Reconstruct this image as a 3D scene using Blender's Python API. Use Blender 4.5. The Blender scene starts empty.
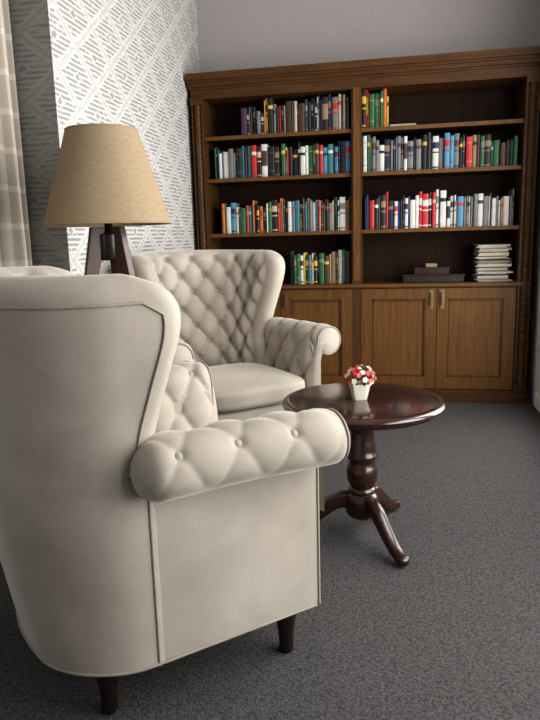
import bpy, bmesh, math, random
import numpy as np
from mathutils import Vector, Matrix
random.seed(7)
scene = bpy.context.scene
pi = math.pi

# ------------------------------------------------------------ materials
def new_mat(name):
    m = bpy.data.materials.new(name); m.use_nodes = True
    nt = m.node_tree
    b = nt.nodes["Principled BSDF"]
    return m, nt, b
def N(nt, typ, **kw):
    n = nt.nodes.new(typ)
    for k, v in kw.items():
        if k == 'inp':
            for kk, vv in v.items(): n.inputs[kk].default_value = vv
        else: setattr(n, k, v)
    return n
def coords(nt, scale=(1,1,1), rot=(0,0,0)):
    tc = N(nt, 'ShaderNodeTexCoord'); mp = N(nt, 'ShaderNodeMapping')
    mp.inputs['Scale'].default_value = scale; mp.inputs['Rotation'].default_value = rot
    nt.links.new(tc.outputs['Object'], mp.inputs['Vector'])
    return mp.outputs['Vector']
def ramp(nt, fac, stops):
    r = N(nt, 'ShaderNodeValToRGB')
    el = r.color_ramp.elements
    while len(el) < len(stops): el.new(0.5)
    for e, (p, c) in zip(el, stops): e.position = p; e.color = (*c, 1)
    nt.links.new(fac, r.inputs['Fac'])
    return r.outputs['Color']
def bump(nt, b, h, strength=0.3, dist=0.01):
    bp = N(nt, 'ShaderNodeBump'); bp.inputs['Strength'].default_value = strength; bp.inputs['Distance'].default_value = dist
    nt.links.new(h, bp.inputs['Height']); nt.links.new(bp.outputs['Normal'], b.inputs['Normal'])
def plain(name, col, rough=0.6, metal=0.0, var=0.12, scale=20, coat=0):
    m, nt, b = new_mat(name)
    v = coords(nt)
    n = N(nt, 'ShaderNodeTexNoise', inp={'Scale': scale, 'Detail': 4}); nt.links.new(v, n.inputs['Vector'])
    c = ramp(nt, n.outputs['Fac'], [(0.3, tuple(x*(1-var) for x in col)), (0.7, tuple(min(1, x*(1+var)) for x in col))])
    nt.links.new(c, b.inputs['Base Color'])
    b.inputs['Roughness'].default_value = rough; b.inputs['Metallic'].default_value = metal
    b.inputs['Coat Weight'].default_value = coat
    return m
def wood(name, dark, light, stretch=(14,14,1.2), rough=0.4, coat=0.2, sc=3.0, bstr=0.06, spec=0.5):
    m, nt, b = new_mat(name)
    v = coords(nt, stretch)
    n = N(nt, 'ShaderNodeTexNoise', inp={'Scale': sc, 'Detail': 8, 'Roughness': 0.65, 'Distortion': 0.6}); nt.links.new(v, n.inputs['Vector'])
    c = ramp(nt, n.outputs['Fac'], [(0.3, dark), (0.72, light)])
    nt.links.new(c, b.inputs['Base Color'])
    b.inputs['Roughness'].default_value = rough; b.inputs['Coat Weight'].default_value = coat; b.inputs['Coat Roughness'].default_value = 0.12
    b.inputs['Specular IOR Level'].default_value = spec
    bump(nt, b, n.outputs['Fac'], bstr, 0.004)
    return m

def velvet():
    m, nt, b = new_mat('velvet_greige')
    v = coords(nt)
    n = N(nt, 'ShaderNodeTexNoise', inp={'Scale': 3.2, 'Detail': 5, 'Roughness': 0.55, 'Distortion': 0.2}); nt.links.new(v, n.inputs['Vector'])
    c = ramp(nt, n.outputs['Fac'], [(0.3, (0.300, 0.268, 0.228)), (0.7, (0.435, 0.394, 0.342))])
    nt.links.new(c, b.inputs['Base Color'])
    b.inputs['Roughness'].default_value = 0.8
    b.inputs['Specular IOR Level'].default_value = 0.1
    b.inputs['Sheen Weight'].default_value = 0.6; b.inputs['Sheen Roughness'].default_value = 0.35
    b.inputs['Sheen Tint'].default_value = (0.95,0.91,0.86,1)
    n2 = N(nt, 'ShaderNodeTexNoise', inp={'Scale': 350, 'Detail': 3}); nt.links.new(v, n2.inputs['Vector'])
    bump(nt, b, n2.outputs['Fac'], 0.25, 0.002)
    return m
M_vel = velvet()
M_pip = plain('velvet_piping', (0.27, 0.24, 0.20), 0.85)
M_leg = wood('dark_leg_wood', (0.008,0.005,0.004), (0.02,0.011,0.008), rough=0.35)
M_table = wood('mahogany_table', (0.014,0.005,0.003), (0.042,0.013,0.007), stretch=(3,14,14), rough=0.22, coat=0.7)
M_table2 = wood('mahogany_turned', (0.015,0.0055,0.0035), (0.044,0.014,0.008), rough=0.28, coat=0.5)
M_case = wood('walnut_case', (0.046,0.020,0.006), (0.098,0.045,0.015), rough=0.5, coat=0.0, spec=0.25)
M_caseh = wood('walnut_case_horizontal', (0.046,0.020,0.006), (0.102,0.047,0.016), stretch=(1.2,14,14), rough=0.5, coat=0.0, spec=0.25)
M_door = wood('oak_door', (0.080,0.036,0.010), (0.165,0.079,0.021), stretch=(22,22,1.4), rough=0.5, coat=0.0, spec=0.25)
M_doorp = wood('oak_door_panel', (0.084,0.038,0.011), (0.170,0.081,0.022), stretch=(26,26,1.2), rough=0.55, coat=0.0, spec=0.25)
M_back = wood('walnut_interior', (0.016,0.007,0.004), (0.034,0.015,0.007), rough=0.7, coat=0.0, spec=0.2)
M_brass = plain('aged_brass', (0.25,0.19,0.11), 0.4, 0.9)
M_white = plain('white_paint', (0.75,0.75,0.74), 0.55, var=0.02)
M_ceil = plain('ceiling_paint', (0.55,0.54,0.53), 0.8, var=0.02)

def shade_mat():
    m, nt, b = new_mat('linen_shade')
    w1 = N(nt, 'ShaderNodeTexNoise', inp={'Scale': 6, 'Detail': 6}); mp = coords(nt, (60,60,6)); nt.links.new(mp, w1.inputs['Vector'])
    w2 = N(nt, 'ShaderNodeTexNoise', inp={'Scale': 6, 'Detail': 6}); mp2 = coords(nt, (6,6,70)); nt.links.new(mp2, w2.inputs['Vector'])
    mx = N(nt, 'ShaderNodeMath', operation='ADD'); nt.links.new(w1.outputs['Fac'], mx.inputs[0]); nt.links.new(w2.outputs['Fac'], mx.inputs[1])
    h = N(nt, 'ShaderNodeMath', operation='MULTIPLY'); h.inputs[1].default_value = 0.5; nt.links.new(mx.outputs[0], h.inputs[0])
    c = ramp(nt, h.outputs[0], [(0.35, (0.37,0.275,0.175)), (0.65, (0.50,0.395,0.265))])
    nt.links.new(c, b.inputs['Base Color']); b.inputs['Roughness'].default_value = 0.9
    bump(nt, b, h.outputs[0], 0.3, 0.003)
    tr = N(nt, 'ShaderNodeBsdfTranslucent'); nt.links.new(c, tr.inputs['Color'])
    ms = N(nt, 'ShaderNodeMixShader'); ms.inputs[0].default_value = 0.35
    out = nt.nodes['Material Output']
    nt.links.new(b.outputs[0], ms.inputs[1]); nt.links.new(tr.outputs[0], ms.inputs[2]); nt.links.new(ms.outputs[0], out.inputs['Surface'])
    return m
M_shade = shade_mat()

def wallpaper(name, base, ink, streak, thr=0.40):
    m, nt, b = new_mat(name)
    tc = N(nt, 'ShaderNodeTexCoord'); sp = N(nt, 'ShaderNodeSeparateXYZ'); nt.links.new(tc.outputs['Object'], sp.inputs[0])
    def mth(op, a, b2=None, c2=None):
        n = N(nt, 'ShaderNodeMath', operation=op)
        for i, x in enumerate((a, b2, c2)):
            if x is None: continue
            if isinstance(x, (int, float)): n.inputs[i].default_value = x
            else: nt.links.new(x, n.inputs[i])
        return n.outputs[0]
    u = mth('ADD', sp.outputs['X'], sp.outputs['Y']); v = sp.outputs['Z']
    nz = N(nt, 'ShaderNodeTexNoise', inp={'Scale': 40, 'Detail': 4}); nt.links.new(tc.outputs['Object'], nz.inputs['Vector'])
    wob = mth('MULTIPLY', mth('SUBTRACT', nz.outputs['Fac'], 0.5), 0.42)
    a = mth('DIVIDE', mth('PINGPONG', u, 0.19), 0.19)
    bb = mth('DIVIDE', mth('PINGPONG', v, 0.14), 0.14)
    mm = mth('ADD', mth('ADD', a, bb), wob)      # 0 centre of one diamond ... 2 centre of the other
    dist = mth('ABSOLUTE', mth('SUBTRACT', mm, 1.0))
    outline = mth('LESS_THAN', dist, 0.08)
    inner = mth('LESS_THAN', mth('ABSOLUTE', mth('SUBTRACT', dist, 0.50)), 0.29)
    heart = mth('GREATER_THAN', dist, 0.88)
    bars = mth('GREATER_THAN', mth('SINE', mth('ADD', mth('MULTIPLY', v, 2*pi/0.0233), mth('MULTIPLY', wob, 4.0))), -0.1)
    pat = mth('MAXIMUM', mth('MAXIMUM', mth('MULTIPLY', inner, bars), heart), mth('MULTIPLY', outline, 0.4))
    n2 = N(nt, 'ShaderNodeTexNoise', inp={'Scale': 30, 'Detail': 5, 'Roughness': 0.7})
    mp = N(nt, 'ShaderNodeMapping'); mp.inputs['Scale'].default_value = streak
    nt.links.new(tc.outputs['Object'], mp.inputs['Vector']); nt.links.new(mp.outputs['Vector'], n2.inputs['Vector'])
    wear = mth('MULTIPLY', pat, mth('GREATER_THAN', n2.outputs['Fac'], thr))
    wear = mth('ADD', mth('MULTIPLY', wear, 0.85), mth('MULTIPLY', n2.outputs['Fac'], 0.15))
    c = ramp(nt, wear, [(0.0, base), (1.0, ink)])
    nt.links.new(c, b.inputs['Base Color']); b.inputs['Roughness'].default_value = 0.7
    bump(nt, b, wear, 0.08, 0.002)
    return m
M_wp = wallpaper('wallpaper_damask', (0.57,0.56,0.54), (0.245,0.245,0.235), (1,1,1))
M_wp_shaded = wallpaper('wallpaper_damask_column_shaded', (0.25,0.245,0.23), (0.15,0.145,0.135), (0.3,0.3,5), 0.45)  # same wallpaper, with the column face's shade painted into darker colours

def backwall():
    m, nt, b = new_mat('mauve_wall')
    n = N(nt, 'ShaderNodeTexNoise', inp={'Scale': 40, 'Detail': 6, 'Roughness': 0.7}); nt.links.new(coords(nt, (1,1,6)), n.inputs['Vector'])
    c = ramp(nt, n.outputs['Fac'], [(0.3, (0.35,0.325,0.322)), (0.7, (0.42,0.392,0.387))])
    nt.links.new(c, b.inputs['Base Color']); b.inputs['Roughness'].default_value = 0.85
    bump(nt, b, n.outputs['Fac'], 0.2, 0.003)
    return m
M_wall = backwall()

def carpet():
    m, nt, b = new_mat('carpet_loop')
    v = coords(nt)
    vo = N(nt, 'ShaderNodeTexVoronoi', inp={'Scale': 160}); nt.links.new(v, vo.inputs['Vector'])
    n = N(nt, 'ShaderNodeTexNoise', inp={'Scale': 90, 'Detail': 3, 'Roughness': 0.65}); nt.links.new(v, n.inputs['Vector'])
    c1 = ramp(nt, n.outputs['Fac'], [(0.3, (0.080,0.077,0.077)), (0.7, (0.140,0.135,0.135))])
    c2 = ramp(nt, vo.outputs['Distance'], [(0.0, (1,1,1)), (0.8, (0.45,0.45,0.45))])
    mx = N(nt, 'ShaderNodeMix', data_type='RGBA', blend_type='MULTIPLY'); mx.inputs['Factor'].default_value = 1
    nt.links.new(c1, mx.inputs['A']); nt.links.new(c2, mx.inputs['B'])
    nt.links.new(mx.outputs['Result'], b.inputs['Base Color']); b.inputs['Roughness'].default_value = 0.95
    b.inputs['Specular IOR Level'].default_value = 0.15
    inv = N(nt, 'ShaderNodeMath', operation='SUBTRACT'); inv.inputs[0].default_value = 1; nt.links.new(vo.outputs['Distance'], inv.inputs[1])
    bump(nt, b, inv.outputs[0], 0.4, 0.004)
    return m
M_carpet = carpet()

def curtain_mat():
    m, nt, b = new_mat('curtain_plaid')
    tc = N(nt, 'ShaderNodeTexCoord'); sp = N(nt, 'ShaderNodeSeparateXYZ'); nt.links.new(tc.outputs['Object'], sp.inputs[0])
    def st(src, per):
        p = N(nt, 'ShaderNodeMath', operation='PINGPONG'); p.inputs[1].default_value = per; nt.links.new(src, p.inputs[0])
        g = N(nt, 'ShaderNodeMath', operation='LESS_THAN'); g.inputs[1].default_value = per*0.16; nt.links.new(p.outputs[0], g.inputs[0]); return g.outputs[0]
    a = st(sp.outputs['Y'], 0.06); c = st(sp.outputs['Z'], 0.08)
    s = N(nt, 'ShaderNodeMath', operation='ADD'); nt.links.new(a, s.inputs[0]); nt.links.new(c, s.inputs[1])
    h = N(nt, 'ShaderNodeMath', operation='MULTIPLY'); h.inputs[1].default_value = 0.5; nt.links.new(s.outputs[0], h.inputs[0])
    col = ramp(nt, h.outputs[0], [(0, (0.32,0.285,0.24)), (1, (0.50,0.455,0.40))])
    nt.links.new(col, b.inputs['Base Color']); b.inputs['Roughness'].default_value = 0.9
    return m
M_curt = curtain_mat()

# ------------------------------------------------------------ mesh builder
class MB:
    def __init__(s): s.v=[]; s.f=[]; s.m=[]; s.sm=[]; s.mats=[]
    def mi(s, mat):
        if mat not in s.mats: s.mats.append(mat)
        return s.mats.index(mat)
    def add(s, vs, fs, mat, smooth=False):
        o = len(s.v); s.v += [tuple(x) for x in vs]; k = s.mi(mat)
        for f in fs: s.f.append(tuple(i+o for i in f)); s.m.append(k); s.sm.append(smooth)
    def box(s, x0,x1,y0,y1,z0,z1, mat, mtx=None):
        vs = [(x,y,z) for x in (x0,x1) for y in (y0,y1) for z in (z0,z1)]
        if mtx: vs = [mtx @ Vector(v) for v in vs]
        s.add(vs, [(0,1,3,2),(4,6,7,5),(0,4,5,1),(2,3,7,6),(0,2,6,4),(1,5,7,3)], mat)
    def lathe(s, prof, mat, seg=48, c=(0,0,0), caps=True):
        vs=[]; fs=[]; n=len(prof)
        for i in range(seg):
            a=2*pi*i/seg
            for r,z in prof: vs.append((c[0]+r*math.cos(a), c[1]+r*math.sin(a), c[2]+z))
        for i in range(seg):
            j=(i+1)%seg
            for k in range(n-1): fs.append((i*n+k, j*n+k, j*n+k+1, i*n+k+1))
        if caps:
            fs.append(tuple(i*n for i in range(seg))[::-1]); fs.append(tuple(i*n+n-1 for i in range(seg)))
        s.add(vs, fs, mat, True)
    def rings(s, rings, mat, closed=True, smooth=True, caps=False):
        n=len(rings[0]); vs=[p for r in rings for p in r]; fs=[]
        for k in range(len(rings)-1):
            for i in range(n if closed else n-1):
                j=(i+1)%n; fs.append((k*n+i, k*n+j, (k+1)*n+j, (k+1)*n+i))
        if caps:
            fs.append(tuple(range(n))[::-1]); fs.append(tuple((len(rings)-1)*n+i for i in range(n)))
        s.add(vs, fs, mat, smooth)
    def build(s, name, parent=None, bevel=0, merge=1e-5, auto=None):
        me=bpy.data.meshes.new(name); me.from_pydata(s.v, [], s.f)
        for m in s.mats: me.materials.append(m)
        me.polygons.foreach_set('material_index', s.m); me.polygons.foreach_set('use_smooth', s.sm)
        bm=bmesh.new(); bm.from_mesh(me)
        if merge: bmesh.ops.remove_doubles(bm, verts=bm.verts, dist=merge)
        bmesh.ops.recalc_face_normals(bm, faces=bm.faces)
        if auto is not None:
            for e in bm.edges:
                if len(e.link_faces)==2 and e.calc_face_angle(0) > auto: e.smooth=False
        bm.to_mesh(me); bm.free()
        ob=bpy.data.objects.new(name, me); scene.collection.objects.link(ob)
        if parent: ob.parent=parent
        if bevel:
            b=ob.modifiers.new('bevel','BEVEL'); b.width=bevel; b.segments=2; b.limit_method='ANGLE'
        return ob
def tube(name, pts, r, mat, parent=None, cyclic=False):
    cu=bpy.data.curves.new(name,'CURVE'); cu.dimensions='3D'; cu.bevel_depth=r; cu.bevel_resolution=2; cu.use_fill_caps=True
    sp=cu.splines.new('POLY'); sp.points.add(len(pts)-1)
    for p,q in zip(sp.points, pts): p.co=(*q,1)
    sp.use_cyclic_u=cyclic; cu.materials.append(mat)
    ob=bpy.data.objects.new(name,cu); scene.collection.objects.link(ob)
    if parent: ob.parent=parent
    return ob
def empty(name, loc, rz=0):
    e=bpy.data.objects.new(name,None); e.location=loc; e.rotation_euler=(0,0,rz); e.empty_display_size=0.1
    scene.collection.objects.link(e); return e
def puff(mb, c, s, n, mat, g=24, crown=0):
    for ax in range(3):
        for sg in (-1,1):
            vs=[];fs=[]
            for i in range(g+1):
                for j in range(g+1):
                    a=math.sin((-1+2*i/g)*pi/2)*1.0; b=math.sin((-1+2*j/g)*pi/2)
                    p=[0,0,0]; p[ax]=sg; p[(ax+1)%3]=a; p[(ax+2)%3]=b
                    l=sum(abs(q)**n for q in p)**(1/n)
                    p=[q/l for q in p]
                    z=p[2]*s[2]
                    if crown and p[2]>0: z+=crown*(1-p[0]**2)*(1-p[1]**2)*p[2]
                    vs.append((c[0]+p[0]*s[0], c[1]+p[1]*s[1], c[2]+z))
            for i in range(g):
                for j in range(g):
                    k=i*(g+1)+j; fs.append((k,k+1,k+g+2,k+g+1))
            mb.add(vs,fs,mat,True)

def sst(x):
    x=max(0,min(1,x)); return x*x*(3-2*x)

# ------------------------------------------------------------ armchair
DU, DV = 0.15, 0.18
def tuft(u, z, amp, DU=DU, DV=DV, p=0.55, bd=0.8, br=0.018):
    a=u/DU+z/DV; b=u/DU-z/DV
    sa=abs(math.sin(pi*a)); sb=abs(math.sin(pi*b))
    k=(sa*sb)**p
    da=a-round(a); db=b-round(b)
    du=(da+db)/2*DU; dz=(da-db)/2*DV
    r2=du*du+dz*dz
    return amp*(k-bd*math.exp(-r2/(br**2)))
T=0.11; Z0=0.165
def Wd(z): return 0.362+0.073*sst((z-0.60)/0.5)
BOW=0.055
def xr(z):
    t=(max(z,Z0)-Z0)/0.97
    return -0.385-0.105*(1-(1-t)**1.6)
XW=[(0.1,-0.12),(0.58,-0.12),(0.66,-0.15),(0.78,-0.13),(0.9,-0.100),(0.98,-0.078),(1.03,-0.073),(1.07,-0.085),(1.10,-0.113),(1.12,-0.145),(1.14,-0.19)]
def xw(z): 
    s=0
    for d in (-0.02,-0.01,0,0.01,0.02): s+=float(np.interp(z+d,[p[0] for p in XW],[p[1] for p in XW]))
    return s/5
def path(z):
    w=Wd(z)-T/2; xe=xw(z)-T/2; xb=xr(z)+T/2
    R=min(0.19, xe-xb-0.012)
    P=[]; ns,na,nr=26,20,44
    for i in range(ns): t=i/ns; P.append((xe+(xb+R-xe)*t, -w, 0, 1))
    for i in range(na):
        a=pi/2*i/na; P.append((xb+R-R*math.sin(a), -w+R-R*math.cos(a), math.sin(a), math.cos(a)))
    for i in range(nr): t=i/nr; P.append((xb, (-w+R)+(2*w-2*R)*t, 1, 0))
    for i in range(na):
        a=pi/2*i/na; P.append((xb+R-R*math.cos(a), w-R+R*math.sin(a), math.cos(a), -math.sin(a)))
    for i in range(ns+1): t=i/ns; P.append((xb+R+(xe-xb-R)*t, w, 0, -1))
    Q=[]
    for (x,y,nx,ny) in P:
        k=max(0,math.cos(pi/2*y/w))*sst((xb+R-x)/R) if x<xb+R else 0
        Q.append((x-BOW*k, y, nx, ny))
    return Q
def ztop(y): return 1.132+0.012*(1-(y/0.42)**2)
def button(mb,c,nrm,t,up):
    rr=[]
    for r,d in ((0.012,0),(0.011,0.004),(0.007,0.007),(0.0001,0.008)):
        rr.append([tuple(c+nrm*d+t*r*math.cos(2*pi*q/12)+up*r*math.sin(2*pi*q/12)) for q in range(12)])
    mb.rings(rr, M_vel)
def armchair(name, loc, rz):
    root=empty(name, loc, rz)
    mb=MB(); rings=[]
    levels=[]
    nl=110
    for k in range(nl+1): levels.append((k/nl,0))
    for k in range(1,10): levels.append((1, pi/2*k/9))
    for v,phi in levels:
        sc=math.cos(phi)
        zr=Z0+(1.128-T/2-Z0)*v + T/2*math.sin(phi)
        P=path(zr); n=len(P)
        L=[0]
        for i in range(1,n): L.append(L[-1]+math.hypot(P[i][0]-P[i-1][0],P[i][1]-P[i-1][1]))
        mid=L[-1]/2
        outer=[];inner=[]
        for i,(x,y,nx,ny) in enumerate(P):
            z=zr+ (ztop(y)-1.128)*sst((zr-0.6)/0.5)
            h=T/2*sc
            outer.append((x-nx*h*0.9, y-ny*h*0.9, z))
            u=L[i]-mid
            mk=sst((mid-abs(u))/0.05)*sst((zr-0.42)/0.05)*(sst((1.135-zr)/0.06)*0.85+0.15*sc)
            d=tuft(u,zr,0.036)*mk
            inner.append((x+nx*(h+d), y+ny*(h+d), z))
        def cap(pc):
            x,y,nx,ny=pc; z=outer[0][2]; out=[]
            for q in range(1,8):
                a=pi*q/8; h=T/2*sc
                out.append((x+math.sin(a)*h, y-ny*math.cos(a)*h*0.95, z))
            return out
        rings.append(outer+cap(P[-1])+inner[::-1]+cap(P[0])[::-1])
    mb.rings(rings, M_vel)
    for ia in range(-20,21):
        for ib in range(-20,21):
            u=(ia+ib)/2*DU; z=(ia-ib)/2*DV
            if z<0.5 or z>1.08: continue
            P=path(z); L=[0]
            for i in range(1,len(P)): L.append(L[-1]+math.hypot(P[i][0]-P[i-1][0],P[i][1]-P[i-1][1]))
            mid=L[-1]/2
            if abs(u)>mid-0.03: continue
            i=min(range(len(P)), key=lambda q:abs(L[q]-mid-u))
            x,y,nx,ny=P[i]; zz=z+(ztop(y)-1.128)*sst((z-0.6)/0.5)
            h=T/2-0.021
            button(mb,Vector((x+nx*h,y+ny*h,zz)),Vector((nx,ny,0)),Vector((-ny,nx,0)),Vector((0,0,1)))
    mb.build('back', root)
    # arms
    AU,AV,SO=0.15,0.24,0.062
    for sg,nm in ((1,'arm_left'),(-1,'arm_right')):
        mb=MB()
        x0,x1=-0.215,0.340
        yc0,zc0,r0=0.390,0.674,0.072
        prof=[]
        na=54; a0=math.radians(-178); a1=math.radians(180)
        for i in range(na+1):
            a=a0+(a1-a0)*i/na
            prof.append((yc0,zc0,r0*math.cos(a),r0*math.sin(a),(a-math.radians(90))*r0, sst((a-math.radians(-60))/0.9)))
        arcE=(a1-math.radians(90))*r0
        for i in range(1,22):
            t=i/21; z=zc0-t*0.24
            prof.append((0.345,z,-(0.345-(yc0-r0))-0.022*t,0,arcE+t*0.24, 1))
        rg=[]; nx=90
        for k in range(nx+1):
            t=k/nx; x=x0+(x1-x0)*t
            gf=1
            ef=0.03; er=0.07
            if x>x1-ef: gf=max(0,1-((x-(x1-ef))/ef)**2.6)**(1/2.6)
            if x<x0+er: gf=max(0,1-((x0+er-x)/er)**2.2)**(1/2.2)
            flare=0.018*sst((x-0.0)/0.33); rise=0.010*math.cos((x-0.1)*3)
            row=[]
            for (cy,cz,oy,oz,ar,mk) in prof:
                l=math.hypot(oy,oz)
                fm=sst((x1-0.01-x)/0.05)*sst((x-x0)/0.05)
                amp=0.0095+0.017*sst((ar+0.01)/0.10)
                d=(tuft(x-0.03, ar+SO, amp, AU, AV, 0.45, 1.2 if ar<0.03 else 0.8, 0.014))*mk*fm
                f=(l+d)/l*gf if l>0 else 0
                fl=flare*(1 if cz>=zc0-1e-6 else max(0,1-(zc0-cz)/0.1))
                row.append((x, sg*(cy+oy*f+fl), cz+oz*f+rise))
            rg.append(row)
        mb.rings(rg, M_vel, closed=False)
        for ia in range(-8,9):
            for ib in range(-8,9):
                u=(ia+ib)/2*AU; s_=(ia-ib)/2*AV-SO
                x=u+0.03
                if x<-0.15 or x>0.31: continue
                if s_<-0.09 or s_>0.28: continue
                a=math.radians(90)+s_/r0
                if a<=pi:
                    nrm=Vector((0,sg*math.cos(a),math.sin(a))); c=Vector((x,sg*(yc0+0.018*sst(x/0.33)),zc0+0.010*math.cos((x-0.1)*3)))+nrm*(r0-0.010)
                else:
                    dz=(a-pi)*r0; nrm=Vector((0,-sg,0)); c=Vector((x,sg*(yc0-r0-0.022*dz/0.24+0.012),zc0-dz))
                t=Vector((1,0,0)); up=nrm.cross(t)
                button(mb,c,nrm,t,up)
        # smooth upholstered side board, starts just behind the back's side seam
        puff(mb, (0.0645, sg*0.334, (Z0+0.67)/2), (0.2505, 0.021, (0.67-Z0)/2), 20, M_vel, g=30)
        mb.build(nm, root)
        pts=[(-0.165+0.485*i/20, sg*0.358, 0.606+0.010*math.cos((-0.165+0.485*i/20-0.1)*3)) for i in range(21)]
        tube('piping_under_'+nm, pts, 0.004, M_pip, root)
        pts=[(0.312, sg*0.354, Z0+0.01+0.42*i/10) for i in range(11)]
        for i in range(0,31):
            a=math.radians(-125)+math.radians(305)*i/30
            pts.append((0.326, sg*(yc0+0.018+0.070*math.cos(a)), zc0+0.009+0.070*math.sin(a)))
        pts+=[(0.318, sg*(0.322-0.008*i/8), 0.66-0.25*i/8) for i in range(1,9)]
        tube('piping_front_'+nm, pts, 0.004, M_pip, root)
    mb=MB()
    puff(mb, (0.06,0,0.28), (0.255,0.325,0.28-Z0), 14, M_vel)
    mb.build('base_frame', root)
    mb=MB()
    puff(mb, (0.045,0,0.455), (0.315,0.300,0.06), 5, M_vel, crown=0.02, g=30)
    mb.build('seat_cushion', root)
    pts=[]
    for i in range(60):
        z=Z0+(1.045-Z0)*i/59
        x=-0.168 if z<0.60 else -0.168+(xw(z)-0.055+0.168)*sst((z-0.60)/0.12)
        pts.append((x, -(Wd(z)-T/2+T/2*0.9+0.0005), z))
    side=list(pts)
    zt=1.066; P=path(zt)
    for (x,y,nx,ny) in P:
        if x < xw(zt)-0.09 : pts.append((x-nx*(T/2*0.9+0.001), y-ny*(T/2*0.9+0.001), zt+(ztop(y)-1.128)))
    pts+=[(x,-y,z) for (x,y,z) in side[::-1]]
    tube('piping_back', pts, 0.0033, M_pip, root)
    P=path(Z0+0.006)
    pts=[(x-nx*T/2*0.93,y-ny*T/2*0.93,Z0+0.006) for (x,y,nx,ny) in P]
    pts+=[(0.305,0.352,Z0+0.006),(0.315,0.34,Z0+0.006),(0.315,-0.34,Z0+0.006),(0.305,-0.352,Z0+0.006)]
    tube('piping_hem', pts, 0.004, M_pip, root, True)
    mb=MB()
    for lx,ly in ((0.25,0.27),(0.25,-0.27),(-0.27,0.235),(-0.27,-0.235)):
        mb.lathe([(0.018,0),(0.021,0.004),(0.023,0.06),(0.030,0.11),(0.037,0.135),(0.038,0.18)], M_leg, 24, (lx,ly,0))
    mb.box(-0.28,0.29,-0.30,0.30,Z0+0.004,Z0+0.02,M_leg)
    mb.build('legs', root, auto=0.7)
    return root
armchair('armchair', (-0.666,1.716,0), math.radians(41))
armchair('armchair.001', (-0.835,3.17,0), math.radians(-49))

# ------------------------------------------------------------ table
TX,TY=-0.115,2.46
root=empty('round_pedestal_table',(TX,TY,0))
root.scale=(1,1,1.02)
mb=MB()
mb.lathe([(0.0001,0.56),(0.285,0.56),(0.300,0.5585),(0.312,0.553),(0.316,0.546),(0.313,0.539),(0.303,0.534),(0.298,0.530),(0.296,0.522),(0.280,0.515),(0.262,0.512),(0.0001,0.512)], M_table, 96, caps=False)
mb.build('table_top', root, auto=0.9)
mb=MB()
mb.lathe([(0.15,0.515),(0.15,0.495),(0.10,0.485),(0.056,0.475),(0.050,0.465),(0.057,0.455),(0.050,0.445),(0.047,0.43),(0.051,0.39),(0.055,0.36),(0.055,0.345),(0.060,0.338),(0.060,0.326),(0.053,0.318),(0.050,0.305),(0.058,0.29),(0.062,0.265),(0.060,0.235),(0.051,0.215),(0.046,0.205),(0.055,0.197),(0.055,0.186),(0.050,0.18),(0.062,0.168),(0.067,0.15),(0.067,0.10),(0.055,0.085),(0.03,0.072),(0.012,0.06),(0.0001,0.055)], M_table2, 48)
mb.build('pedestal', root, auto=0.9)
mb=MB()
for ang in (-57,63,183):
    a=math.radians(ang); d=Vector((math.cos(a),math.sin(a),0)); s=Vector((-math.sin(a),math.cos(a),0))
    rs=[0.03,0.07,0.11,0.15,0.19,0.23,0.265,0.295,0.315]; zs=[0.140,0.150,0.140,0.108,0.074,0.046,0.030,0.024,0.022]
    rr=[]
    M=40
    for k in range(M+1):
        t=k/M; r=0.03+0.285*t
        z=sum(float(np.interp(r+q,rs,zs)) for q in (-0.02,-0.01,0,0.01,0.02))/5; z2=sum(float(np.interp(r+0.01+q,rs,zs)) for q in (-0.02,-0.01,0,0.01,0.02))/5
        tan=Vector((0.01,0,z2-z)).normalized(); nr=(-tan.z,tan.x)
        hw=0.024-0.006*t+0.006*sst((t-0.82)/0.18); hh=0.036-0.020*t
        if t>0.93: q=math.sqrt(max(0.0,1-((t-0.93)/0.075)**2)); hw*=q; hh*=0.4+0.6*q
        ring=[]
        for q in range(20):
            b=2*pi*q/20; cx=abs(math.cos(b))**0.5*math.copysign(1,math.cos(b)); cz=abs(math.sin(b))**0.5*math.copysign(1,math.sin(b))
            p=d*(r+nr[0]*hh*cz)+s*hw*cx; zz=max(0.0,z+nr[1]*hh*cz)
            ring.append((p.x,p.y,zz))
        rr.append(ring)
    mb.rings(rr, M_table2, caps=True)
mb.build('legs', root)

# ------------------------------------------------------------ flower pot
PX,PY=-0.125,2.455
root=empty('potted_flowers',(PX,PY,0.5712))
M_pot=plain('pot_ceramic',(0.70,0.66,0.56),0.35,var=0.03)
mb=MB()
rot=math.radians(20)
def sq(h,z):
    out=[]
    for q in range(32):
        a=2*pi*q/32; c=math.cos(a); s=math.sin(a); k=(abs(c)**8+abs(s)**8)**(-1/8)
        x,y=h*c*k,h*s*k; out.append((x*math.cos(rot)-y*math.sin(rot), x*math.sin(rot)+y*math.cos(rot), z))
    return out
mb.rings([sq(0.0001,0.0),sq(0.024,0.0),sq(0.026,0.003),sq(0.036,0.056),sq(0.038,0.058),sq(0.038,0.064),sq(0.034,0.064),sq(0.033,0.052),sq(0.0001,0.052)], M_pot)
mb.build('pot', root, auto=0.6)
cols=[plain('petal_red',(0.62,0.015,0.02),0.5),plain('petal_pink',(0.75,0.16,0.18),0.5),plain('petal_white',(0.85,0.78,0.72),0.5)]
M_leaf=plain('leaf_green',(0.05,0.13,0.03),0.6); M_yel=plain('flower_centre',(0.8,0.55,0.1),0.6)
mb=MB(); rnd=random.Random(3)
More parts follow.
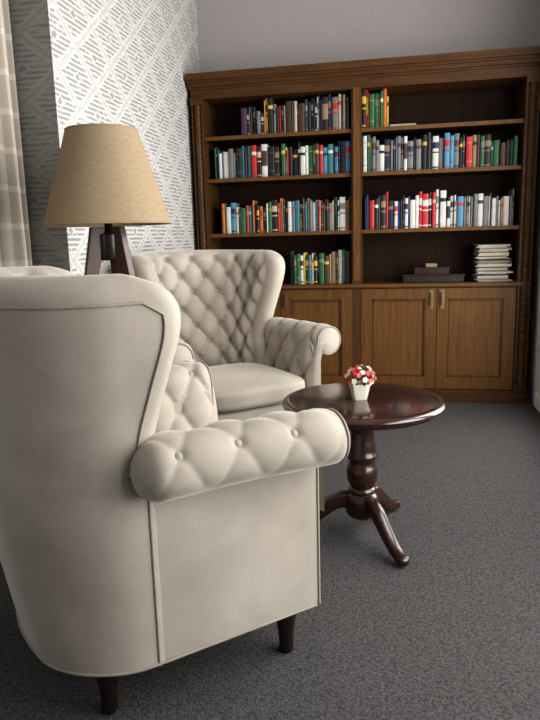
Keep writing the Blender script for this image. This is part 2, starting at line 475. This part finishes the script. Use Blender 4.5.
for i in range(46):
    ph=math.acos(1-rnd.random()*0.95); th=rnd.random()*2*pi
    n=Vector((math.sin(ph)*math.cos(th),math.sin(ph)*math.sin(th),math.cos(ph)))
    c=Vector((0,0,0.074))+Vector((n.x*0.062,n.y*0.062,n.z*0.052))*rnd.uniform(0.88,1.08)
    t=n.orthogonal().normalized(); b=n.cross(t); m=rnd.choice([cols[0],cols[0],cols[1],cols[2],cols[2]])
    R0=rnd.uniform(0.009,0.013)
    for layer,(rs,lift) in enumerate(((1,0.0),(0.6,0.004))):
        for p in range(5):
            a=2*pi*p/5+layer*0.6+i; dirp=t*math.cos(a)+b*math.sin(a); sd=n.cross(dirp)
            r=R0*rs
            pts=[c+n*lift, c+dirp*r*0.5+sd*r*0.42+n*(lift+0.002), c+dirp*r*1.0+sd*r*0.25+n*(lift+0.003), c+dirp*r*1.0-sd*r*0.25+n*(lift+0.003), c+dirp*r*0.5-sd*r*0.42+n*(lift+0.002)]
            mb.add(pts,[(0,1,2,3,4)],m)
    k=[]
    for r,d in ((0.0025,0.003),(0.002,0.006),(0.0001,0.007)): k.append([tuple(c+n*d+t*r*math.cos(2*pi*q/6)+b*r*math.sin(2*pi*q/6)) for q in range(6)])
    mb.rings(k,M_yel)
for i in range(60):
    th=rnd.random()*2*pi; ph=rnd.uniform(0.6,1.9)
    n=Vector((math.sin(ph)*math.cos(th),math.sin(ph)*math.sin(th),math.cos(ph)))
    c=Vector((0,0,0.070)); p0=c+n*0.02; p1=c+n*rnd.uniform(0.052,0.070); 
    if p1.z<0.062: p1.z=0.062+rnd.random()*0.01
    s=n.cross(Vector((0,0,1))).normalized()*0.007; mid=(p0+p1)/2+Vector((0,0,0.004))
    mb.add([p0,mid+s,p1,mid-s],[(0,1,2,3)],M_leaf)
for i in range(14):
    a=2*pi*i/14; p1=Vector((0.04*math.cos(a),0.04*math.sin(a),0.09))
    mb.add([(0.01*math.cos(a),0.01*math.sin(a),0.05),(0.012*math.cos(a+.2),0.012*math.sin(a+.2),0.05),p1],[(0,1,2)],M_leaf)
mb.build('blossoms', root, merge=0)

# ------------------------------------------------------------ lamp
root=empty('tripod_floor_lamp',(-1.105,2.42,0))
SB,ST,RB,RT=1.268,1.625,0.246,0.135
mb=MB(); rg=[]
for r,z in ((RB,SB),((RB+RT)/2,(SB+ST)/2),(RT,ST),(RT-0.0025,ST),((RB+RT)/2-0.0025,(SB+ST)/2),(RB-0.0025,SB),(RB,SB)):
    rg.append([(r*math.cos(2*pi*q/96),r*math.sin(2*pi*q/96),z) for q in range(96)])
mb.rings(rg,M_shade)
mb.build('shade',root,auto=0.9)
for z,r in ((SB+0.002,RB),(ST-0.002,RT)):
    tube('shade_trim',[(r*math.cos(2*pi*q/64),r*math.sin(2*pi*q/64),z) for q in range(64)],0.0035,M_shade,root,True)
mb=MB()
mb.lathe([(0.04,1.13),(0.045,1.14),(0.045,1.23),(0.02,1.24),(0.016,1.245),(0.016,1.36),(0.022,1.365),(0.022,1.42)],M_leg,32)
for q in range(3):
    a=2*pi*q/3; mb.box(0,RT,-0.002,0.002,ST-0.010,ST-0.006,M_brass,Matrix.Rotation(a,4,'Z'))
mb.lathe([(0.004,1.40),(0.004,ST-0.006)],M_brass,12)
mb.build('stem',root,auto=0.7)
mb=MB()
M_bulb=plain('bulb_glass',(0.8,0.78,0.72),0.2,var=0.02)
mb.lathe([(0.0001,1.53),(0.02,1.525),(0.032,1.50),(0.032,1.48),(0.02,1.45),(0.014,1.42)],M_bulb,24)
mb.build('bulb',root)
M_lw=wood('lamp_wood',(0.030,0.012,0.007),(0.075,0.028,0.015),rough=0.4)
mb=MB()
for ang in (100,220,340):
    a=math.radians(ang); top=Vector((0.045*math.cos(a),0.045*math.sin(a),1.26)); bot=Vector((0.29*math.cos(a),0.29*math.sin(a),0.0))
    s=Vector((-math.sin(a),math.cos(a),0)); o=Vector((math.cos(a),math.sin(a),0))
    rr=[]
    for t in (0,1):
        c=top.lerp(bot,t); w=0.016; h=0.028-0.008*t
        rr.append([tuple(c+s*w*i+o*h*j) for i,j in ((-1,-1),(1,-1),(1,1),(-1,1))])
    mb.rings(rr,M_lw,smooth=False,caps=True)
mb.build('tripod_legs',root,bevel=0.003)

# ------------------------------------------------------------ bookcase
FY=4.66; BY=5.0; XL,XR=-1.43,0.93; XC=-0.255
SH=[0.857,1.237,1.63,1.925]; TOPZ=2.18
mb=MB()
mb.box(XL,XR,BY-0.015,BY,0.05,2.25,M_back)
mb.box(XL,XL+0.09,FY,BY-0.015,0,2.25,M_case); mb.box(XR-0.09,XR,FY,BY-0.015,0,2.25,M_case)
mb.box(XC-0.035,XC+0.035,FY,BY-0.015,0.05,2.25,M_case)
mb.box(XC-0.022,XC+0.022,FY-0.012,FY,0.88,2.19,M_door)
mb.box(XL,XR,FY+0.001,BY-0.015,TOPZ,2.24,M_caseh)
for z in SH[1:]:
    for a,b in ((XL+0.09,XC-0.035),(XC+0.035,XR-0.09)):
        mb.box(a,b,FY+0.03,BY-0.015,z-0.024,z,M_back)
        mb.box(a,b,FY+0.018,FY+0.03,z-0.024,z+0.002,M_door)
mb.box(XL+0.0,XR,FY-0.015,BY-0.015,SH[0]-0.03,SH[0],M_caseh)
mb.box(XL+0.05,XR-0.05,FY-0.022,FY-0.008,SH[0]-0.022,SH[0]-0.004,M_door)
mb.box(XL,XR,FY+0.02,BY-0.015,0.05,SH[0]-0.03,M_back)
mb.box(XL-0.0,XR+0.01,FY-0.025,BY-0.015,0,0.07,M_caseh)
mb.box(XL-0.0,XR+0.005,FY-0.015,FY+0.01,0.07,0.09,M_caseh)
for a,b in ((XL+0.09,XC-0.03),(XC+0.03,XR-0.09)):
    m_=(a+b)/2
    for k,(p,q) in enumerate(((a+0.004,m_-0.002),(m_+0.002,b-0.004))):
        z0,z1=0.095,SH[0]-0.036; st=0.075; yf=FY-0.004; yb=FY+0.018
        mb.box(p,p+st,yf,yb,z0,z1,M_door); mb.box(q-st,q,yf,yb,z0,z1,M_door)
        mb.box(p+st,q-st,yf+0.001,yb,z0,z0+st+0.01,M_door); mb.box(p+st,q-st,yf+0.001,yb,z1-st,z1,M_door)
        mb.box(p+st,q-st,yf+0.014,yb,z0+st,z1-st,M_doorp)
        for (e0,e1,g0,g1) in ((p+st,p+st+0.012,z0+st+0.01,z1-st),(q-st-0.012,q-st,z0+st+0.01,z1-st),(p+st,q-st,z0+st+0.01,z0+st+0.022),(p+st,q-st,z1-st-0.012,z1-st)):
            mb.box(e0,e1,yf+0.004,yb,g0,g1,M_case)
        hx = q-0.035 if k==0 else p+0.035
        mb.box(hx-0.014,hx+0.014,yf-0.004,yf,z1-0.145,z1-0.01,M_brass)
        mb.box(hx-0.006,hx+0.006,yf-0.022,yf-0.004,z1-0.12,z1-0.03,M_brass)
mb.box(XL-0.0,XR,FY-0.004,FY+0.02,TOPZ,2.25,M_caseh)
for (o,z0,z1) in ((0.010,2.185,2.195),(0.015,2.245,2.26),(0.035,2.26,2.285),(0.05,2.285,2.30),(0.07,2.30,2.345)):
    mb.box(XL-0.01,XR+min(o,0.03),FY-o,BY,z0,z1,M_caseh)
for xc in (XL+0.045,XR-0.045):
    rr=[]
    nz=330
    for k in range(nz+1):
        z=0.10+2.07*k/nz; ring=[]
        for q in range(18):
            a=2*pi*q/18; r=0.018+0.006*abs(math.sin(a*1.0+z*85))
            ring.append((xc+r*math.cos(a),FY-0.001+r*math.sin(a),z))
        rr.append(ring)
    mb.rings(rr,M_case,caps=True)
    for z0 in (0.09,2.14):
        mb.box(xc-0.045,xc+0.045,FY-0.025,FY,z0,z0+0.045,M_case)
    mb.box(xc-0.042,xc-0.030,FY-0.012,FY,0.1,2.15,M_case); mb.box(xc+0.030,xc+0.042,FY-0.012,FY,0.1,2.15,M_case)
mb.build('bookcase', None, merge=0)

# ------------------------------------------------------------ books
bk={}
def bc(name,c): bk[name]=plain('cover_'+name,c,0.5,var=0.08)
bc('black',(0.010,0.010,0.012)); bc('white',(0.55,0.54,0.51)); bc('cream',(0.42,0.37,0.27)); bc('grey',(0.15,0.155,0.16)); bc('red',(0.42,0.02,0.02))
bc('orange',(0.45,0.13,0.02)); bc('yellow',(0.55,0.38,0.04)); bc('teal',(0.02,0.15,0.17)); bc('green',(0.02,0.11,0.04)); bc('blue',(0.012,0.06,0.25))
bc('sky',(0.07,0.22,0.36)); bc('brown',(0.06,0.025,0.015)); bc('purple',(0.07,0.02,0.07)); bc('navy',(0.012,0.018,0.05)); bc('tan',(0.24,0.17,0.09))
M_page=plain('book_pages',(0.50,0.45,0.35),0.8)
books=MB(); rb=random.Random(11)
def book(x,w,h,z,col,d=0.17,yf=FY+0.055,tilt=0,lab=None):
    m=Matrix.Translation((x,0,z))@Matrix.Rotation(tilt,4,'Y')
    c=bk[col]; e=0.0018
    ys=yf; seg=6; sp=[]
    for zz in (0,h):
        row=[]
        for q in range(seg+1):
            a=pi*q/seg; row.append(m@Vector((w/2-w/2*math.cos(a), ys-0.006*math.sin(a)+0.0, zz)))
        row+= [m@Vector((w,ys+0.012,zz)), m@Vector((0,ys+0.012,zz))]
        sp.append(row)
    books.rings(sp,c,smooth=False,caps=True)
    books.box(0,e,ys+0.01,ys+d,0,h,c,m); books.box(w-e,w,ys+0.01,ys+d,0,h,c,m)
    books.box(e,w-e,ys+0.01,ys+d-0.004,0.003,h-0.004,M_page,m)
    if lab and w>0.010:
        for (a,b,lc) in lab:
            row=[]
            for zz in (h*a,h*b):
                r=[]
                for q in range(seg+1):
                    an=pi*q/seg; r.append(m@Vector((w/2-(w/2+0.0003)*math.cos(an), ys-0.0068*math.sin(an), zz)))
                row.append(r)
            books.rings(row,bk[lc],closed=False,smooth=False)
def fill(x0,x1,z,pal,hr,seq=None):
    x=x0; i=0; run=0; base=0
    while x<x1-0.010:
        if run<=0: run=rb.randint(2,5); base=rb.uniform(*hr)
        run-=1
        w=rb.choice([0.010,0.013,0.016,0.020,0.024,0.028,0.036,0.042]); w=min(w,x1-x)
        h=min(hr[1]+0.01,base+rb.uniform(-0.022,0.022))
        c=seq[i] if seq and i<len(seq) else rb.choice(pal)
        lab=None; r=rb.random()
        oth=rb.choice(['white','yellow','cream','grey','tan','tan']) if c in('black','navy','brown','purple','blue','green','red','teal') else rb.choice(['black','navy','red','grey','brown'])
        if r<0.25: lab=[(0.35,0.8,oth)] if rb.random()<0.2 else [(0.70,0.80,oth)]
        elif r<0.5: lab=[(0.06,0.10,oth),(0.5,0.54,oth),(0.64,0.82,oth)]
        elif r<0.75: lab=[(0.2,0.215,oth),(0.8,0.815,oth)]
        book(x,w-0.0012,h,z,c,yf=FY+0.05+rb.uniform(0,0.03),lab=lab,d=rb.uniform(0.14,0.18))
        x+=w; i+=1
def XLf(p): return -1.34+(p-203)/(352-203)*1.05
def XRf(p): return -0.22+(p-362)/(525-362)*1.06
P1=['black','navy','brown','grey','purple','white','cream','black','black','black','tan','brown']
P2=['teal','white','black','green','grey','white','navy','black','sky','red','black','black','brown','teal']
P3=['white','sky','black','cream','green','orange','white','teal','black','tan','white','red','grey','navy','brown','black']
P4=['green','teal','white','black','cream','tan','black','tan','brown','black']
fill(XLf(240),XLf(264),SH[3],P1,(0.14,0.20),['purple','black','white','black'])
fill(XLf(264),XLf(350),SH[3],P1,(0.20,0.235),['yellow','orange','black','grey','black','red','black'])
fill(XLf(210),XLf(351),SH[2],P2,(0.18,0.235),['green','black','teal','white','teal','white'])
fill(XLf(216),XLf(351),SH[1],P3,(0.18,0.24),['orange','green','white','sky'])
fill(XLf(287),XLf(351),SH[0],P4,(0.18,0.235),['black','green','green','white','yellow'])
fill(XRf(362),XRf(390),SH[3],['red','green','yellow','orange'],(0.20,0.25),['black','red','red','green','green','yellow','green','orange'])
fill(XRf(363),XRf(470),SH[2],['grey','white','grey','sky','cream','black','grey','white','navy','black'],(0.19,0.25),['white','green','white','grey','grey'])
fill(XRf(470),XRf(522),SH[2],['brown','tan','black','red','cream','green','brown'],(0.16,0.22))
fill(XRf(365),XRf(452),SH[1],['white','grey','red','blue','black','sky','white','navy','black'],(0.19,0.25),['navy','blue','black','red','black','grey'])
fill(XRf(452),XRf(520),SH[1],['white','grey','grey','cream','sky','grey','tan','white'],(0.18,0.235))
for (x,y,z,w,d,h,c) in ((XRf(392),FY+0.06,SH[3]+0.0005,0.17,0.2,0.016,'cream'),):
    books.box(x,x+w,y,y+d,z,z+h,M_page); books.box(x-0.003,x+w+0.003,y-0.003,y+d,z+h,z+h+0.003,bk[c]); books.box(x-0.003,x+w+0.003,y-0.003,y,z,z+h,bk[c])
books.build('books', None, merge=0)
mg=MB(); z=SH[0]; rm=random.Random(5)
pm=[bk['white'],bk['grey'],bk['cream'],bk['white'],bk['black'],M_page]
for i in range(29):
    h=rm.uniform(0.005,0.012); o=rm.uniform(-0.014,0.014)-0.0006*i; o2=rm.uniform(-0.012,0.012)
    w_=rm.uniform(0.098,0.118)
    mt=Matrix.Translation((0.695+o,FY+0.145+o2,z))@Matrix.Rotation(rm.uniform(-0.10,0.10),4,'Z')
    mg.box(-w_,w_,-0.09,0.12,0.0,h-0.0008,pm[i%6] if i%3 else M_page,mt); z+=h
mg.build('magazine_stack',None,merge=0)
wb=MB()
x0=XRf(407)
wb.box(x0,x0+0.42,FY+0.06,FY+0.24,SH[0],SH[0]+0.045,M_leg)
wb.box(x0-0.008,x0+0.428,FY+0.052,FY+0.248,SH[0]+0.045,SH[0]+0.055,M_table2)
wb.box(x0+0.08,x0+0.32,FY+0.09,FY+0.22,SH[0]+0.055,SH[0]+0.105,M_table2)
wb.box(x0+0.16,x0+0.24,FY+0.12,FY+0.19,SH[0]+0.105,SH[0]+0.130,bk['tan'])
wb.build('wooden_box',None,merge=0,bevel=0.002)

# ------------------------------------------------------------ room
def slab(name,x0,x1,y0,y1,z0,z1,mat):
    b=MB(); b.box(x0,x1,y0,y1,z0,z1,mat); return b.build(name,None,merge=0)
H=3.2; LX=-1.46; NX=-1.78; RX=0.985; Y0=-2.2; YB=5.02
slab('floor',NX-0.2,RX+0.2,Y0,YB+0.15,-0.1,0,M_carpet)
slab('ceiling',NX-0.2,RX+0.2,Y0,YB+0.15,H,H+0.1,M_ceil)
slab('wall_back',NX-0.2,RX+0.2,YB,YB+0.15,0,H,M_wall)
b=MB()
b.box(NX-0.2,LX,2.752,YB,0,H,M_wp); b.box(NX-0.2,LX,2.75,2.752,0,H,M_wp_shaded)
b.build('wall_left',None,merge=0)
wc=[0]
def wallwin(name, xin, xout, wins, y0, y1, zb, zt, mat):
    b=MB(); xa,xb=min(xin,xout),max(xin,xout)
    b.box(xa,xb,y0,y1,0,zb,mat); b.box(xa,xb,y0,y1,zt,H,mat)
    y=y0
    for (a,c) in wins:
        b.box(xa,xb,y,a,zb,zt,mat); y=c
    b.box(xa,xb,y,y1,zb,zt,mat)
    b.build(name,None,merge=0)
    for i,(a,c) in enumerate(wins):
        g=MB(); xm=(xa+xb)/2; e=0.045; wc[0]+=1
        g.box(xm-0.03,xm+0.03,a,a+e,zb,zt,M_white); g.box(xm-0.03,xm+0.03,c-e,c,zb,zt,M_white)
        g.box(xm-0.03,xm+0.03,a+e,c-e,zb,zb+e,M_white); g.box(xm-0.03,xm+0.03,a+e,c-e,zt-e,zt,M_white)
        m_=(a+c)/2; g.box(xm-0.02,xm+0.02,m_-0.02,m_+0.02,zb+e,zt-e,M_white)
        g.build('window_%d'%wc[0],None,merge=0)
wallwin('wall_right',RX,RX+0.15,[(-1.2,0.6),(0.9,2.5),(2.75,4.2)],Y0,YB,0.3,2.6,M_white)
wallwin('wall_left_near',NX,NX-0.15,[(-0.6,2.0)],Y0,2.75,0.6,2.5,M_wall)
slab('baseboard_left',LX,LX+0.012,2.752,4.64,0,0.09,M_white)
slab('baseboard_right',RX-0.012,RX,Y0,4.6,0,0.09,M_white)
b=MB(); rr=[]
for k in range(41):
    z=0.03+2.75*k/40; row=[]
    for i in range(161):
        t=i/160; y=1.75+0.975*t; x=-1.635+0.028*math.sin(t*2*pi*9)+0.008*math.sin(t*37+z)
        row.append((x,y,z))
    rr.append(row)
b.rings(rr,M_curt,closed=False)
ob=b.build('curtain',None,merge=0); so=ob.modifiers.new('s','SOLIDIFY'); so.thickness=0.004
tube('curtain_rod',[(-1.66,-0.7,2.79),(-1.66,2.745,2.79)],0.012,M_brass)

# ------------------------------------------------------------ lights
def area(name, loc, rot, sx, sy, energy, col):
    l=bpy.data.lights.new(name,'AREA'); l.shape='RECTANGLE'; l.size=sx; l.size_y=sy; l.energy=energy; l.color=col
    o=bpy.data.objects.new(name,l); o.location=loc; o.rotation_euler=rot; scene.collection.objects.link(o); return o
area('daylight_right_window',(RX+0.35,2.2,1.5),(0,math.radians(90),0),2.2,4.1,222,(1.0,0.985,0.96))
area('daylight_left_window',(NX-0.35,0.7,1.6),(0,math.radians(-90),0),1.8,2.4,10,(0.97,0.98,1.0))
w=bpy.data.worlds.new('World'); scene.world=w; w.use_nodes=True
w.node_tree.nodes['Background'].inputs[0].default_value=(0.97,0.98,1.0,1); w.node_tree.nodes['Background'].inputs[1].default_value=0.20

# ------------------------------------------------------------ camera
cd=bpy.data.cameras.new('camera'); cam=bpy.data.objects.new('camera',cd); scene.collection.objects.link(cam)
cd.sensor_width=36; cd.lens=32; cd.clip_start=0.02
cam.matrix_world=Matrix.Translation((0,0,1.2))@Matrix.Rotation(math.radians(11),4,'Z')@Matrix.Rotation(math.radians(90-10.8),4,'X')@Matrix.Rotation(math.radians(-1.6),4,'Z')
scene.camera=cam
scene.view_settings.view_transform='Standard'
for lk in ('Medium High Contrast','None'):
    try:
        scene.view_settings.look=lk; break
    except Exception: pass
scene.view_settings.exposure=0
